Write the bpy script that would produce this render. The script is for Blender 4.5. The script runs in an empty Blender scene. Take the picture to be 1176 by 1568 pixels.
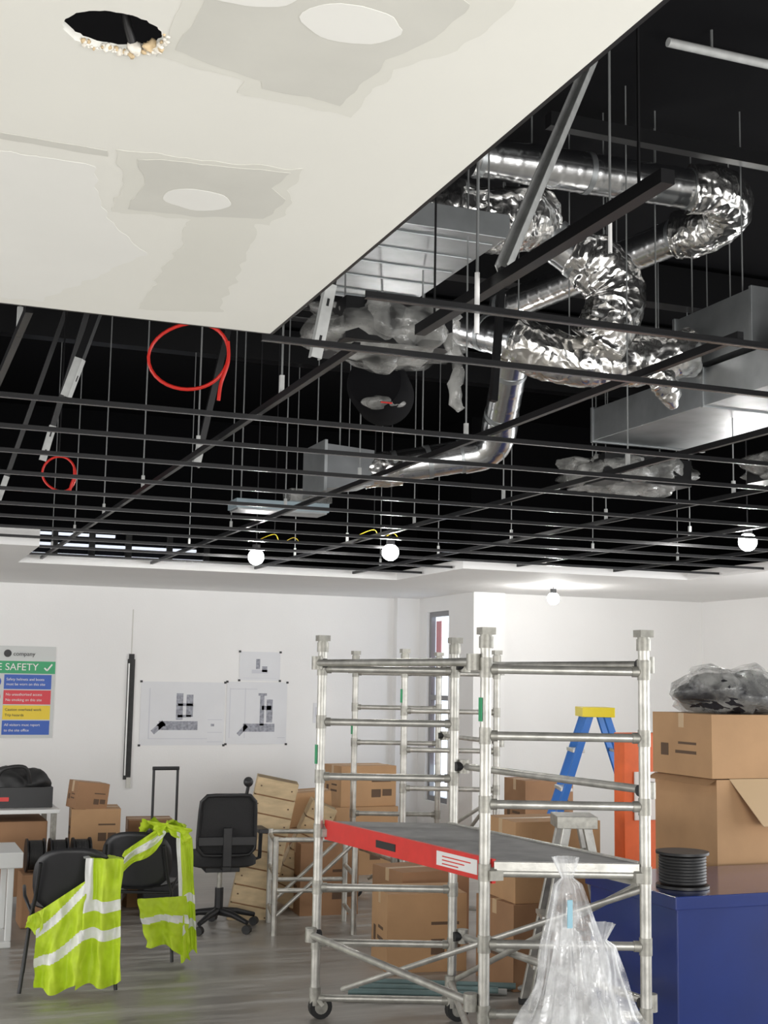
import bpy, math, random
from mathutils import Vector, Matrix, noise
random.seed(7)
SC=bpy.context.scene
COL=SC.collection
SC.view_settings.view_transform='Standard'
SC.view_settings.exposure=0.22

# ---------------------------------------------------------------- materials
def mat(name,col,rough=0.6,metal=0.0,var=0.0,vscale=5.0,bump=0.0,bscale=30.0,stretch=None,emit=None,estr=1.0,spec=None,coat=0.0,bdist=.02):
    m=bpy.data.materials.new(name); m.use_nodes=True
    nt=m.node_tree; b=nt.nodes['Principled BSDF']
    b.inputs['Base Color'].default_value=(*col,1); b.inputs['Roughness'].default_value=rough; b.inputs['Metallic'].default_value=metal
    if spec is not None: b.inputs['Specular IOR Level'].default_value=spec
    if coat: b.inputs['Coat Weight'].default_value=coat; b.inputs['Coat Roughness'].default_value=.12
    if emit: b.inputs['Emission Color'].default_value=(*emit,1); b.inputs['Emission Strength'].default_value=estr
    tc=nt.nodes.new('ShaderNodeTexCoord'); mp=nt.nodes.new('ShaderNodeMapping')
    nt.links.new(tc.outputs['Object'],mp.inputs['Vector'])
    if stretch: mp.inputs['Scale'].default_value=stretch
    if var>0:
        n=nt.nodes.new('ShaderNodeTexNoise'); n.inputs['Scale'].default_value=vscale; n.inputs['Detail'].default_value=6
        nt.links.new(mp.outputs[0],n.inputs['Vector'])
        r=nt.nodes.new('ShaderNodeValToRGB'); r.color_ramp.elements[0].position=.3; r.color_ramp.elements[1].position=.7
        r.color_ramp.elements[0].color=(*[max(0,c*(1-var)) for c in col],1)
        r.color_ramp.elements[1].color=(*[min(1,c*(1+var*.6)) for c in col],1)
        nt.links.new(n.outputs['Fac'],r.inputs[0]); nt.links.new(r.outputs[0],b.inputs['Base Color'])
    if bump>0:
        n2=nt.nodes.new('ShaderNodeTexNoise'); n2.inputs['Scale'].default_value=bscale; n2.inputs['Detail'].default_value=4
        nt.links.new(mp.outputs[0],n2.inputs['Vector'])
        bp=nt.nodes.new('ShaderNodeBump'); bp.inputs['Strength'].default_value=bump; bp.inputs['Distance'].default_value=bdist
        nt.links.new(n2.outputs['Fac'],bp.inputs['Height']); nt.links.new(bp.outputs[0],b.inputs['Normal'])
    return m
def foilmat(name,col,rough,scale,strength,dist=.03):
    m=bpy.data.materials.new(name); m.use_nodes=True; nt=m.node_tree; b=nt.nodes['Principled BSDF']
    b.inputs['Base Color'].default_value=(*col,1); b.inputs['Metallic'].default_value=1; b.inputs['Roughness'].default_value=rough
    tc=nt.nodes.new('ShaderNodeTexCoord'); v=nt.nodes.new('ShaderNodeTexVoronoi'); v.inputs['Scale'].default_value=scale
    n=nt.nodes.new('ShaderNodeTexNoise'); n.inputs['Scale'].default_value=scale*.5; n.inputs['Detail'].default_value=2
    mx=nt.nodes.new('ShaderNodeMixRGB'); mx.inputs[0].default_value=.25
    nt.links.new(tc.outputs['Object'],n.inputs['Vector']); nt.links.new(n.outputs['Color'],mx.inputs[2]); nt.links.new(tc.outputs['Object'],mx.inputs[1])
    nt.links.new(mx.outputs[0],v.inputs['Vector'])
    bp=nt.nodes.new('ShaderNodeBump'); bp.inputs['Strength'].default_value=strength; bp.inputs['Distance'].default_value=dist
    nt.links.new(v.outputs['Distance'],bp.inputs['Height']); nt.links.new(bp.outputs[0],b.inputs['Normal'])
    return m
def floormat():
    m=mat('floor_screed',(.34,.32,.29),.36,var=.30,vscale=1.6,bump=.08,bscale=25,stretch=(.5,1.6,1))
    nt=m.node_tree; b=nt.nodes['Principled BSDF']
    src=b.inputs['Base Color'].links[0].from_socket
    tc=nt.nodes.new('ShaderNodeTexCoord'); mp=nt.nodes.new('ShaderNodeMapping'); mp.inputs['Scale'].default_value=(.35,2.2,1); mp.inputs['Rotation'].default_value=(0,0,.25)
    n=nt.nodes.new('ShaderNodeTexNoise'); n.inputs['Scale'].default_value=3.5; n.inputs['Detail'].default_value=8; n.inputs['Roughness'].default_value=.7
    r=nt.nodes.new('ShaderNodeValToRGB'); r.color_ramp.elements[0].position=.46; r.color_ramp.elements[1].position=.64; r.color_ramp.elements[0].color=(0,0,0,1); r.color_ramp.elements[1].color=(.85,.85,.85,1)
    mx=nt.nodes.new('ShaderNodeMixRGB'); mx.inputs[2].default_value=(.56,.54,.51,1)
    nt.links.new(tc.outputs['Object'],mp.inputs[0]); nt.links.new(mp.outputs[0],n.inputs['Vector']); nt.links.new(n.outputs['Fac'],r.inputs[0])
    nt.links.new(r.outputs[0],mx.inputs[0]); nt.links.new(src,mx.inputs[1]); nt.links.new(mx.outputs[0],b.inputs['Base Color'])
    mr=nt.nodes.new('ShaderNodeMapRange'); mr.inputs[3].default_value=.28; mr.inputs[4].default_value=.75
    nt.links.new(r.outputs[0],mr.inputs[0]); nt.links.new(mr.outputs[0],b.inputs['Roughness'])
    return m
def plastic(name,col,alpha,rough=.2,sc=6,spread=.2,bump=0):
    m=bpy.data.materials.new(name); m.use_nodes=True; nt=m.node_tree; b=nt.nodes['Principled BSDF']
    b.inputs['Base Color'].default_value=(*col,1); b.inputs['Roughness'].default_value=rough; b.inputs['Specular IOR Level'].default_value=.8
    tr=nt.nodes.new('ShaderNodeBsdfTransparent'); mx=nt.nodes.new('ShaderNodeMixShader')
    n=nt.nodes.new('ShaderNodeTexNoise'); n.inputs['Scale'].default_value=sc; n.inputs['Detail'].default_value=4
    mr=nt.nodes.new('ShaderNodeMapRange'); mr.inputs[1].default_value=.35; mr.inputs[2].default_value=.65; mr.inputs[3].default_value=max(0,alpha-spread); mr.inputs[4].default_value=min(1,alpha+spread)
    tc=nt.nodes.new('ShaderNodeTexCoord'); nt.links.new(tc.outputs['Object'],n.inputs['Vector'])
    nt.links.new(n.outputs['Fac'],mr.inputs[0]); nt.links.new(mr.outputs[0],mx.inputs[0])
    nt.links.new(tr.outputs[0],mx.inputs[1]); nt.links.new(b.outputs[0],mx.inputs[2])
    nt.links.new(mx.outputs[0],nt.nodes['Material Output'].inputs[0])
    if bump:
        bp=nt.nodes.new('ShaderNodeBump'); bp.inputs['Strength'].default_value=bump; bp.inputs['Distance'].default_value=.03
        nt.links.new(n.outputs['Fac'],bp.inputs['Height']); nt.links.new(bp.outputs[0],b.inputs['Normal'])
    return m
WALL=mat('wall_paint',(.86,.857,.85),.75,var=.03,vscale=1.2,bump=.05,bscale=60)
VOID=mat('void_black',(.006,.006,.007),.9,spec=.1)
BOARD=mat('plasterboard',(.82,.815,.76),.8,var=.03,vscale=1.5)
FILL1=mat('joint_filler_grey',(.655,.65,.60),.8,var=.06,vscale=5)
FILL2=mat('joint_filler_light',(.75,.745,.685),.8,var=.03,vscale=3)
FILL3=mat('filler_white',(.84,.838,.80),.8,var=.03,vscale=3)
FLOOR=floormat()
BLK=mat('black_metal',(.012,.012,.013),.35,metal=.3)
GRIDM=mat('grid_tee_metal',(.09,.09,.095),.25,metal=.8)
ROD=mat('galvanised_rod',(.30,.31,.31),.4,metal=.5)
STRUT=mat('strut_channel',(.56,.57,.56),.5,metal=.2,var=.15,vscale=20)
DUCT=mat('spiral_duct_steel',(.80,.81,.82),.22,metal=1,var=.08,vscale=12,bump=.12,bscale=9)
DUCTD=mat('sheet_duct_dull',(.42,.44,.45),.42,metal=.85,var=.2,vscale=6)
DUCTK=mat('sheet_plenum_dark',(.26,.27,.28),.45,metal=.85,var=.2,vscale=6)
FOIL=foilmat('crinkled_foil',(.88,.87,.85),.24,15,.45,.03)
ALU=mat('scaffold_aluminium',(.58,.57,.53),.42,metal=.65,var=.25,vscale=14,bump=.05,bscale=80)
ALU2=mat('scaffold_casting',(.42,.41,.37),.5,metal=.6,var=.25,vscale=30)
RED=mat('red_paint',(.72,.035,.03),.4,var=.1,vscale=10)
WHITE=mat('white_label',(.85,.85,.84),.5)
PLY=mat('deck_plywood',(.34,.335,.33),.6,var=.2,vscale=9)
RUB=mat('black_rubber',(.02,.02,.021),.5)
CARD=mat('cardboard',(.50,.30,.155),.8,var=.1,vscale=4,bump=.03,bscale=40)
CARD2=mat('cardboard_dark',(.36,.20,.105),.8,var=.12,vscale=4)
TAPE=mat('parcel_tape',(.60,.43,.26),.35)
PRINT=mat('print_brown',(.13,.08,.05),.8)
WOOD=mat('crate_wood',(.60,.46,.28),.7,var=.2,vscale=4,stretch=(1,6,6))
CRUMB=mat('plaster_crumb',(.80,.76,.68),.9,var=.25,vscale=60)
BLUE=mat('blue_enamel',(.008,.030,.19),.25,coat=.7,var=.1,vscale=4)
HIVIS=mat('hivis_fabric',(.50,.66,.025),.65,var=.15,vscale=15,emit=(.5,.75,.02),estr=.04)
SILV=mat('reflective_tape',(.80,.81,.78),.35,var=.05,vscale=20)
BLKP=mat('black_plastic',(.018,.018,.02),.45)
MESHF=mat('black_mesh_fabric',(.03,.03,.032),.8,bump=.5,bscale=300)
REDC=mat('red_cable_pvc',(.75,.03,.02),.4)
YELC=mat('yellow_cable_pvc',(.75,.55,.03),.4)
PAPER=mat('drawing_paper',(.75,.76,.785),.7,var=.02,vscale=5)
INK=mat('drawing_ink',(.36,.37,.42),.8,var=.4,vscale=40)
INKL=mat('drawing_ink_light',(.62,.63,.68),.8)
SGR=mat('sign_green',(.02,.36,.14),.4); SBL=mat('sign_blue',(.02,.10,.48),.4); SRE=mat('sign_red',(.70,.03,.05),.4); SYE=mat('sign_yellow',(.85,.62,.02),.4)
SGY=mat('sign_grey',(.62,.64,.63),.5)
LBLUE=mat('ladder_blue',(.02,.16,.55),.4); LYEL=mat('ladder_yellow',(.85,.70,.03),.4)
ORG=mat('orange_plastic',(.85,.16,.04),.45,var=.15,vscale=6)
WTOP=mat('white_laminate',(.78,.79,.78),.4)
DIFF=mat('diffuser_blue_grey',(.36,.45,.50),.35,metal=.3)
BULB=mat('bulb_glow',(1,1,1),.5,emit=(1,.99,.95),estr=40)
GLASS=mat('window_daylight',(.8,.85,.9),.2,emit=(.75,.86,1.0),estr=1.6)
LOUV=mat('louvre_daylight',(.8,.85,.9),.3,emit=(.85,.9,1.0),estr=.8)
FRAME=mat('window_frame_grey',(.25,.25,.26),.4)
BAG=plastic('clear_polythene',(.90,.91,.92),.34,.13,7,.26,.5)
WRAP=plastic('dusty_polythene',(.50,.50,.48),.36,.15,8,.3,.8)
DARKW=mat('black_bag_plastic',(.03,.03,.035),.25,bump=.8,bscale=14)
PINK=mat('pink_reveal',(.75,.35,.38),.6)
BLUET=mat('blue_tape',(.35,.62,.75),.5)
STRIPG=mat('chase_dark',(.035,.035,.035),.7,var=.3,vscale=20)
TEAL=mat('teal_pipe',(.16,.24,.24),.45,var=.2,vscale=8)

# ---------------------------------------------------------------- mesh builder
class MB:
    def __init__(s): s.v=[];s.f=[];s.mi=[];s.mats=[];s.sm=[]
    def m(s,mt):
        if mt not in s.mats: s.mats.append(mt)
        return s.mats.index(mt)
    def add(s,vs,fs,mt,smooth=False):
        o=len(s.v); s.v+= [tuple(v) for v in vs]; i=s.m(mt)
        for f in fs: s.f.append(tuple(o+k for k in f)); s.mi.append(i); s.sm.append(smooth)
        return s
    def box(s,x0,x1,y0,y1,z0,z1,mt,M=None):
        vs=[Vector(p) for p in [(x0,y0,z0),(x1,y0,z0),(x1,y1,z0),(x0,y1,z0),(x0,y0,z1),(x1,y0,z1),(x1,y1,z1),(x0,y1,z1)]]
        if M: vs=[M@v for v in vs]
        return s.add(vs,[(0,3,2,1),(4,5,6,7),(0,1,5,4),(1,2,6,5),(2,3,7,6),(3,0,4,7)],mt)
    def beam(s,a,b,w,h,mt,up=(0,0,1)):
        a=Vector(a);b=Vector(b);d=(b-a); L=d.length; d.normalize()
        u=Vector(up)
        if abs(d.dot(u))>.95: u=Vector((0,1,0))
        sx=d.cross(u).normalized(); uu=sx.cross(d).normalized()
        vs=[]
        for p in (a,b):
            for i,j in ((-1,-1),(1,-1),(1,1),(-1,1)): vs.append(p+sx*i*w/2+uu*j*h/2)
        return s.add(vs,[(0,3,2,1),(4,5,6,7),(0,1,5,4),(1,2,6,5),(2,3,7,6),(3,0,4,7)],mt)
    def channel(s,a,b,w,h,mt,mt2,up=(0,0,1),slots=True):
        a=Vector(a);b=Vector(b);d=(b-a).normalized(); u=Vector(up)
        if abs(d.dot(u))>.95: u=Vector((0,1,0))
        sx=d.cross(u).normalized(); uu=sx.cross(d).normalized()
        s.beam(a-uu*h/2,b-uu*h/2,w,.004,mt,up); s.beam(a+sx*(w/2-.002),b+sx*(w/2-.002),.004,h,mt,up); s.beam(a-sx*(w/2-.002),b-sx*(w/2-.002),.004,h,mt,up)
        if slots:
            L=(b-a).length; n=int(L/.09)
            for i in range(n):
                c=a+d*(i+.5)*L/n-uu*(h/2+.0025); s.beam(c-d*.012,c+d*.012,.008,.001,mt2,up)
    def tube(s,pts,r,mt,seg=12,cap=True,nz=0.0,nf=8.0,closed=False):
        pts=[Vector(p) for p in pts]; n=len(pts)
        rs=r if isinstance(r,(list,tuple)) else [r]*n
        vs=[];fs=[]; prev=None
        for i,p in enumerate(pts):
            if closed: t=(pts[(i+1)%n]-pts[i-1])
            else: t=(pts[min(i+1,n-1)]-pts[max(i-1,0)])
            t.normalize()
            if prev is None:
                u=Vector((0,0,1)) if abs(t.z)<.9 else Vector((1,0,0))
                nrm=(u-t*u.dot(t)).normalized()
            else: nrm=(prev-t*prev.dot(t)).normalized()
            prev=nrm; bn=t.cross(nrm)
            for k in range(seg):
                a=2*math.pi*k/seg; dv=nrm*math.cos(a)+bn*math.sin(a)
                rr=rs[i]
                if nz: rr*=1+nz*noise.noise((p+dv*rs[i])*nf)+nz*.6*noise.noise((p+dv*rs[i])*nf*2.7)
                vs.append(p+dv*rr)
        for i in range(n if closed else n-1):
            for k in range(seg):
                j=(i+1)%n
                fs.append((i*seg+k,i*seg+(k+1)%seg,j*seg+(k+1)%seg,j*seg+k))
        s.add(vs,fs,mt,True)
        if cap and not closed:
            s.add(vs[:seg],[tuple(range(seg-1,-1,-1))],mt); s.add(vs[-seg:],[tuple(range(seg))],mt)
        return s
    def cyl(s,a,b,r,mt,seg=14,r2=None):
        return s.tube([a,b],[r,r if r2 is None else r2],mt,seg)
    def ball(s,c,r,mt,seg=14,nz=0,nf=5,sq=(1,1,1)):
        vs=[];fs=[];c=Vector(c);n=seg//2+1
        for i in range(n+1):
            th=math.pi*i/n
            for k in range(seg):
                a=2*math.pi*k/seg; d=Vector((math.sin(th)*math.cos(a)*sq[0],math.sin(th)*math.sin(a)*sq[1],math.cos(th)*sq[2]))
                rr=r*(1+(nz*noise.noise((c+d*r)*nf)+nz*.5*noise.noise((c+d*r)*nf*2.3) if nz else 0))
                vs.append(c+d*rr)
        for i in range(n):
            for k in range(seg): fs.append((i*seg+k,(i+1)*seg+k,(i+1)*seg+(k+1)%seg,i*seg+(k+1)%seg))
        return s.add(vs,fs,mt,True)
    def obj(s,name,bevel=0,parent=None,segs=2):
        me=bpy.data.meshes.new(name); me.from_pydata(s.v,[],s.f)
        for m in s.mats: me.materials.append(m)
        me.polygons.foreach_set('material_index',s.mi); me.polygons.foreach_set('use_smooth',s.sm); me.update()
        o=bpy.data.objects.new(name,me); COL.objects.link(o)
        if bevel:
            b=o.modifiers.new('bevel','BEVEL'); b.width=bevel; b.segments=segs; b.limit_method='ANGLE'; b.angle_limit=math.radians(50)
        if parent: o.parent=parent
        return o
def smooth_path(pts,n=8):
    P=[Vector(p) for p in pts]; out=[]
    for i in range(len(P)-1):
        p0=P[max(i-1,0)];p1=P[i];p2=P[i+1];p3=P[min(i+2,len(P)-1)]
        for k in range(n):
            t=k/n; out.append(.5*((2*p1)+(-p0+p2)*t+(2*p0-5*p1+4*p2-p3)*t*t+(-p0+3*p1-3*p2+p3)*t**3))
    out.append(P[-1]); return out
def RZ(x,y,z,deg): return Matrix.Translation((x,y,z))@Matrix.Rotation(math.radians(deg),4,'Z')

# ---------------------------------------------------------------- camera
cam=bpy.data.cameras.new('camera'); co=bpy.data.objects.new('camera',cam); COL.objects.link(co)
cam.sensor_fit='AUTO'; cam.sensor_width=36; cam.lens=45.9; cam.clip_start=.05
co.matrix_world=Matrix.Translation((0,0,1.75))@Matrix.Rotation(math.radians(-21.1),4,'Z')@Matrix.Rotation(math.radians(97.3),4,'X')@Matrix.Rotation(math.radians(1.0),4,'Z')
SC.camera=co

# ---------------------------------------------------------------- shell
CH=2.59; SL=4.3; ST=4.29
b=MB(); b.box(-4.1,8.0,-4.1,12.8,-.1,0,FLOOR); b.obj('floor')
b=MB(); b.box(-4.1,8.0,-4.1,12.8,SL,SL+.15,VOID); b.obj('ceiling')
def wall(name,x0,x1,y0,y1):
    b=MB(); b.box(x0,x1,y0,y1,0,2.66,WALL); b.box(x0,x1,y0,y1,2.66,SL,VOID); return b.obj(name)
wall('wall_back',-4.1,5.38,12.7,12.8)
wall('wall_left',-4.1,-4.0,-4,12.7)
wall('wall_front',-4.1,8.0,-4.1,-4)
wall('wall_right',7.9,8.0,-4,11.4)
wall('wall_back_right',5.28,7.9,11.35,11.45)
b=MB()
b.box(5.28,5.38,11.45,11.85,0,2.66,WALL); b.box(5.28,5.38,12.4,12.7,0,2.66,WALL)
b.box(5.28,5.38,11.85,12.4,2.44,2.66,WALL); b.box(5.28,5.38,11.85,12.4,0,.55,WALL); b.box(5.28,5.38,11.45,12.7,2.66,SL,VOID)
b.obj('wall_window_return')
b=MB(); b.box(5.36,5.38,11.85,12.4,.55,2.44,GLASS)
for (y0,y1,z0,z1) in ((11.85,11.9,.55,2.44),(12.35,12.4,.55,2.44),(11.9,12.35,2.39,2.44),(11.9,12.35,.55,.6),(11.9,12.35,1.55,1.6)): b.box(5.31,5.36,y0,y1,z0,z1,FRAME)
b.box(5.355,5.36,12.2,12.33,.9,2.35,PINK)
b.obj('window_1')
b=MB(); b.box(5.03,5.28,12.6,12.7,0,CH,WALL); b.obj('trim_1')
b=MB(); b.box(5.28,5.61,11.27,11.35,0,CH,WALL); b.obj('trim_2')
b=MB()
b.box(-4,4.1,10.3,12.7,CH,CH+.07,WALL); b.box(4.1,6.1,8.95,12.7,CH,CH+.07,WALL); b.box(6.1,7.9,7.6,11.35,CH,CH+.07,WALL)
b.box(6.9,7.9,-4,7.6,CH,CH+.06,WALL)
b.box(-4,.98,8.9,10.3,CH,CH+.12,WALL)
b.obj('ceiling_soffit')
def curve_plate(name,outer,holes,z,th,mt,parent=None):
    cu=bpy.data.curves.new(name,'CURVE'); cu.dimensions='2D'; cu.fill_mode='BOTH'; cu.extrude=th/2
    for loop in [outer]+holes:
        sp=cu.splines.new('POLY'); sp.points.add(len(loop)-1)
        for i,(x,y) in enumerate(loop): sp.points[i].co=(x,y,0,1)
        sp.use_cyclic_u=True
    o=bpy.data.objects.new(name,cu); COL.objects.link(o)
    dg=bpy.context.evaluated_depsgraph_get(); me=bpy.data.meshes.new_from_object(o.evaluated_get(dg))
    me.materials.clear(); me.materials.append(mt)
    bpy.data.objects.remove(o); o=bpy.data.objects.new(name,me); COL.objects.link(o); o.location=(0,0,z)
    if parent: o.parent=parent
    return o
def circ(cx,cy,rx,ry,n=28,j=0.0,rot=0):
    out=[]
    for k in range(n):
        a=2*math.pi*k/n; q=1+j*(random.random()-.5)
        x=rx*math.cos(a)*q;y=ry*math.sin(a)*q; c,s_=math.cos(rot),math.sin(rot)
        out.append((cx+x*c-y*s_,cy+x*s_+y*c))
    return out
def ragged(pts,amp=.006,st=.012):
    out=[]
    for i,p in enumerate(pts):
        q=pts[(i+1)%len(pts)]; L=math.hypot(q[0]-p[0],q[1]-p[1]); n=max(1,int(L/st))
        for k in range(n):
            t=k/n; x=p[0]+(q[0]-p[0])*t; y=p[1]+(q[1]-p[1])*t
            out.append((x+amp*noise.noise(Vector((x*25,y*25,1))),y+amp*noise.noise(Vector((x*25,y*25,9)))+.25*amp*noise.noise(Vector((x*80,y*80,5)))))
    return out
hole=circ(.244,1.652,.066,.055,60,.06)
cp=curve_plate('ceiling_plasterboard',[(-4,-4),(.86,-4),(.86,3.03),(-4,3.03)],[hole],CH+.006,.012,BOARD)
zz=-.006
def patch(n,pts,mt,dz,amp=.008): curve_plate(n,ragged(pts,amp),[],zz-dz,.0004,mt,cp)
patch('patch_a_feather',[(.35,2.33),(.35,2.17),(.31,2.04),(.40,2.03),(.62,2.0),(.62,2.10),(.65,2.15),(.64,2.28),(.50,2.31)],FILL2,.0003,.012)
patch('patch_a',[(.38,2.30),(.385,2.17),(.35,2.06),(.40,2.05),(.60,2.02),(.59,2.10),(.63,2.14),(.62,2.25),(.50,2.29)],FILL1,.0007,.007)
patch('patch_a_disc',circ(.485,2.205,.062,.050),FILL3,.0012,.006)
patch('patch_b_feather',[(.31,1.69),(.31,1.50),(.56,1.34),(.70,1.36),(.68,1.52),(.62,1.60),(.62,1.77),(.44,1.76),(.44,1.72)],FILL2,.0003,.012)
patch('patch_b',[(.33,1.67),(.335,1.60),(.33,1.50),(.55,1.38),(.645,1.40),(.64,1.50),(.605,1.58),(.59,1.74),(.47,1.735),(.46,1.71)],FILL1,.0007,.008)
patch('patch_b_disc',circ(.525,1.505,.066,.050),FILL3,.0012,.008)
patch('patch_c_disc',circ(.37,1.475,.07,.040),FILL3,.0012,.006)
patch('joint_1',[(-.5,2.02),(.30,2.05),(.305,2.075),(-.5,2.05)],FILL1,.0003,.004)
patch('joint_2',[(.50,2.30),(.62,2.28),(.70,2.9),(.52,2.95)],FILL2,.0002,.015)
patch('joint_3',[(-.5,2.12),(.29,2.12),(.34,2.34),(.46,2.55),(.3,2.98),(-.5,2.98)],FILL3,.0001,.015)
b=MB()
for k in range(70):
    a=-.6+2.6*k/70+.2; r_=.062+random.random()*.008; s_=.0012+random.random()*.003+(.002 if .3<a<1.3 else 0)
    b.ball((.244+math.cos(a)*r_*1.03,1.652+math.sin(a)*r_*.84,zz-.001+random.random()*.008),s_,CRUMB if k%4 else WOOD,8,.7,120)
b.ball((.244+.035,1.652+.042,zz+.006),.010,CRUMB,14,.7,90); b.ball((.244+.052,1.652+.03,zz+.006),.009,WOOD,14,.7,90)
b.tube(smooth_path([(.26,1.67,.06),(.262,1.675,.03),(.275,1.69,.004)],6),.006,BLKP,8)
b.obj('hole_rim',parent=cp)
b=MB()
b.beam((-4,3.034,CH+.012),(.865,3.034,CH+.012),.008,.024,BLK); b.beam((.864,-4,CH+.012),(.864,3.038,CH+.012),.008,.024,BLK)
b.beam((-4,2.9,CH+.04),(.80,2.9,CH+.04),.04,.05,BLK)
b.obj('trim_3')

# ---------------------------------------------------------------- suspended grid
b=MB()
YB=[2.68,3.14,4.15,4.68,5.2,5.78,6.3,6.85,7.4,7.95,8.5,9.1,9.7]
for i,y in enumerate(YB):
    x0=.98 if y<3.0 else (.87 if y<3.3 else -2.5)
    x1=6.88 if y<7.6 else (6.08 if y<8.9 else 4.08)
    if y>8.9: x0=1.0
    b.box(x0,x1,y-.008,y+.008,CH+.01,CH+.013,GRIDM); b.box(x0,x1,y-.002,y+.002,CH+.013,CH+.028,BLK)
XC=[.3,1.15,2.0,2.85,3.7,4.55,5.4,6.2]
def yend(x):
    y1=10.28 if x<4.1 else (8.93 if x<6.1 else 7.55)
    return 8.85 if x<.9 else y1
for i,x in enumerate(XC):
    y0=3.2 if x<1.2 else 1.0
    if x==2.0: y0=2.69
    b.box(x-.009,x+.009,y0,yend(x),CH+.03,CH+.052,BLK)
b.box(1.315,1.345,2.0,3.2,CH+.09,CH+.118,BLK)
for y in (2.1,3.1): b.box(1.328,1.332,y-.003,y+.003,CH+.118,ST,BLK)
for i,x in enumerate(XC):
    y=3.45+.45*(i%3)
    while y<10:
        if y<yend(x):
            b.cyl((x,y,CH+.03),(x,y,ST),.0035,ROD,6)
            b.box(x-.007,x+.007,y-.007,y+.007,CH+.04,CH+.11,STRUT)
        y+=1.15
for (x,y) in ((1.29,2.75),(2.03,3.37)):
    zb=CH-.02 if y<3 else 3.06
    b.cyl((x,y,zb),(x,y,ST),.004,ROD,8)
    b.cyl((x,y,zb),(x,y,zb+.15),.0065,WHITE,8)
b.obj('tee_bar_grid')
b=MB(); b.channel((2.56,4.39,4.26),(1.89,3.83,3.13),.048,.03,STRUT,BLK,slots=False); b.beam((1.89,3.83,3.13),(1.84,3.79,2.66),.022,.022,BLK); b.obj('sloping_strut')
for (p,q,sc) in (((1.05,4.75,ST-.03),(.62,5.0,2.80),.10),((1.05,6.4,ST-.03),(.72,6.6,2.80),.12),((1.05,8.0,ST-.03),(.65,8.25,2.80),.1),((1.45,3.6,ST-.03),(1.2,3.72,2.72),.15),((1.6,5.7,ST-.03),(1.32,5.83,2.70),.08)):
    b=MB(); p=Vector(p);q=Vector(q); b.beam(p,q.lerp(p,sc),.028,.03,BLK); b.channel(q.lerp(p,sc),q,.034,.03,STRUT,BLK); b.obj('sloping_strut')
b=MB(); b.beam((2.38,4.42,3.98),(6.8,4.42,3.98),.05,.06,BLK)
for x in (2.5,3.7,5,6.5): b.cyl((x,4.42,3.98),(x,4.42,ST),.006,ROD,6)
b.obj('unistrut_support')
b=MB(); b.cyl((2.7,4.05,4.2),(6.8,4.05,4.2),.018,STRUT,10)
for x in (2.9,4.2,6): b.cyl((x,4.05,4.2),(x,4.05,ST),.006,ROD,6)
b.obj('conduit_pipe')
b=MB()
for y in (6.6,7.8,9.0): b.beam((-3.9,y,4.15),(7.8,y,4.15),.12,.24,BLK)
b.obj('roof_steel_beams')
b=MB()
for s in (-.1,.1): b.beam((-3.5,5.6+s,3.45),(2.4,5.6+s,3.45),.006,.05,BLK)
for k in range(36): b.beam((-3.4+k*.16,5.5,3.43),(-3.4+k*.16,5.7,3.43),.03,.006,GRIDM)
for x in (-2,-.5,.9,2.3): b.cyl((x,5.6,3.43),(x,5.6,ST),.005,ROD,6)
for k in range(4): b.tube([(-3.4,5.54+.03*k,3.45),(2.35,5.54+.03*k,3.45)],.010,BLKP,8)
b.obj('cable_tray')

# ---------------------------------------------------------------- ductwork
def spiral(b,p,q,r):
    p=Vector(p);q=Vector(q);L=(q-p).length; n=max(2,int(L/.012)); pts=[];rs=[]
    for i in range(n+1):
        pts.append(p.lerp(q,i/n)); rs.append(r*(1.0 if i%8 else 1.02))
    b.tube(pts,rs,DUCT,28)
    for t in (0.03,.5,.97):
        c=p.lerp(q,t); d=(q-p).normalized()*.012; b.tube([c-d,c+d],r*1.04,DUCTD,28)
def straps(b,pts):
    for p in pts: b.cyl(p,(p[0],p[1],ST),.004,ROD,6)
def flex(b,ctrl,r,n=14,nz=.05,rib=.015):
    P=smooth_path(ctrl,n); N=len(P)
    rs=[(r[0]+(r[1]-r[0])*min(1,i/(N*.2)) if isinstance(r,tuple) else r)*(1+rib*math.sin(i*1.3)) for i in range(N)]
    b.tube(P,rs,FOIL,44,nz=nz,nf=11)
b=MB()
spiral(b,(2.22,4.80,3.95),(3.3,4.75,3.95),.088)
flex(b,[(3.27,4.75,3.95),(3.38,4.73,3.95),(3.48,4.76,3.93),(3.52,4.86,3.88),(3.46,4.98,3.85),(3.41,5.06,3.85)],.112,nz=.09)
spiral(b,(3.42,5.0,3.85),(3.2,6.5,3.85),.085)
straps(b,[(2.5,4.79,4.03),(3.1,4.76,4.03),(3.35,5.5,3.93)])
b.obj('spiral_air_duct')
b=MB()
flex(b,[(2.10,5.06,3.82),(2.20,4.96,3.76),(2.34,4.92,3.72),(2.50,4.92,3.75),(2.62,4.96,3.79)],(.105,.14),nz=.11)
spiral(b,(2.58,4.98,3.78),(2.80,4.9,3.60),.092)
flex(b,[(2.76,4.91,3.64),(2.87,4.88,3.58),(2.95,4.87,3.48),(2.95,4.88,3.36),(2.90,4.93,3.24)],(.10,.13),nz=.10)
straps(b,[(2.42,4.9,3.8),(2.9,4.87,3.6)])
b.obj('flexible_foil_duct')
b=MB()
flex(b,[(2.56,5.10,3.27),(2.70,5.04,3.20),(2.9,5.0,3.17),(3.15,4.95,3.20),(3.38,4.90,3.25)],.112,nz=.12)
b.tube(smooth_path([(3.12,4.82,3.12),(3.2,4.83,3.04),(3.25,4.87,2.97)],8),[.05,.055,.05,.05,.06,.055,.05,.055,.05,.05,.045,.04,.035,.03,.025,.02,.01],FOIL,20,nz=.4,nf=16)
spiral(b,(2.45,5.5,3.42),(2.64,5.14,3.27),.085)
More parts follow.
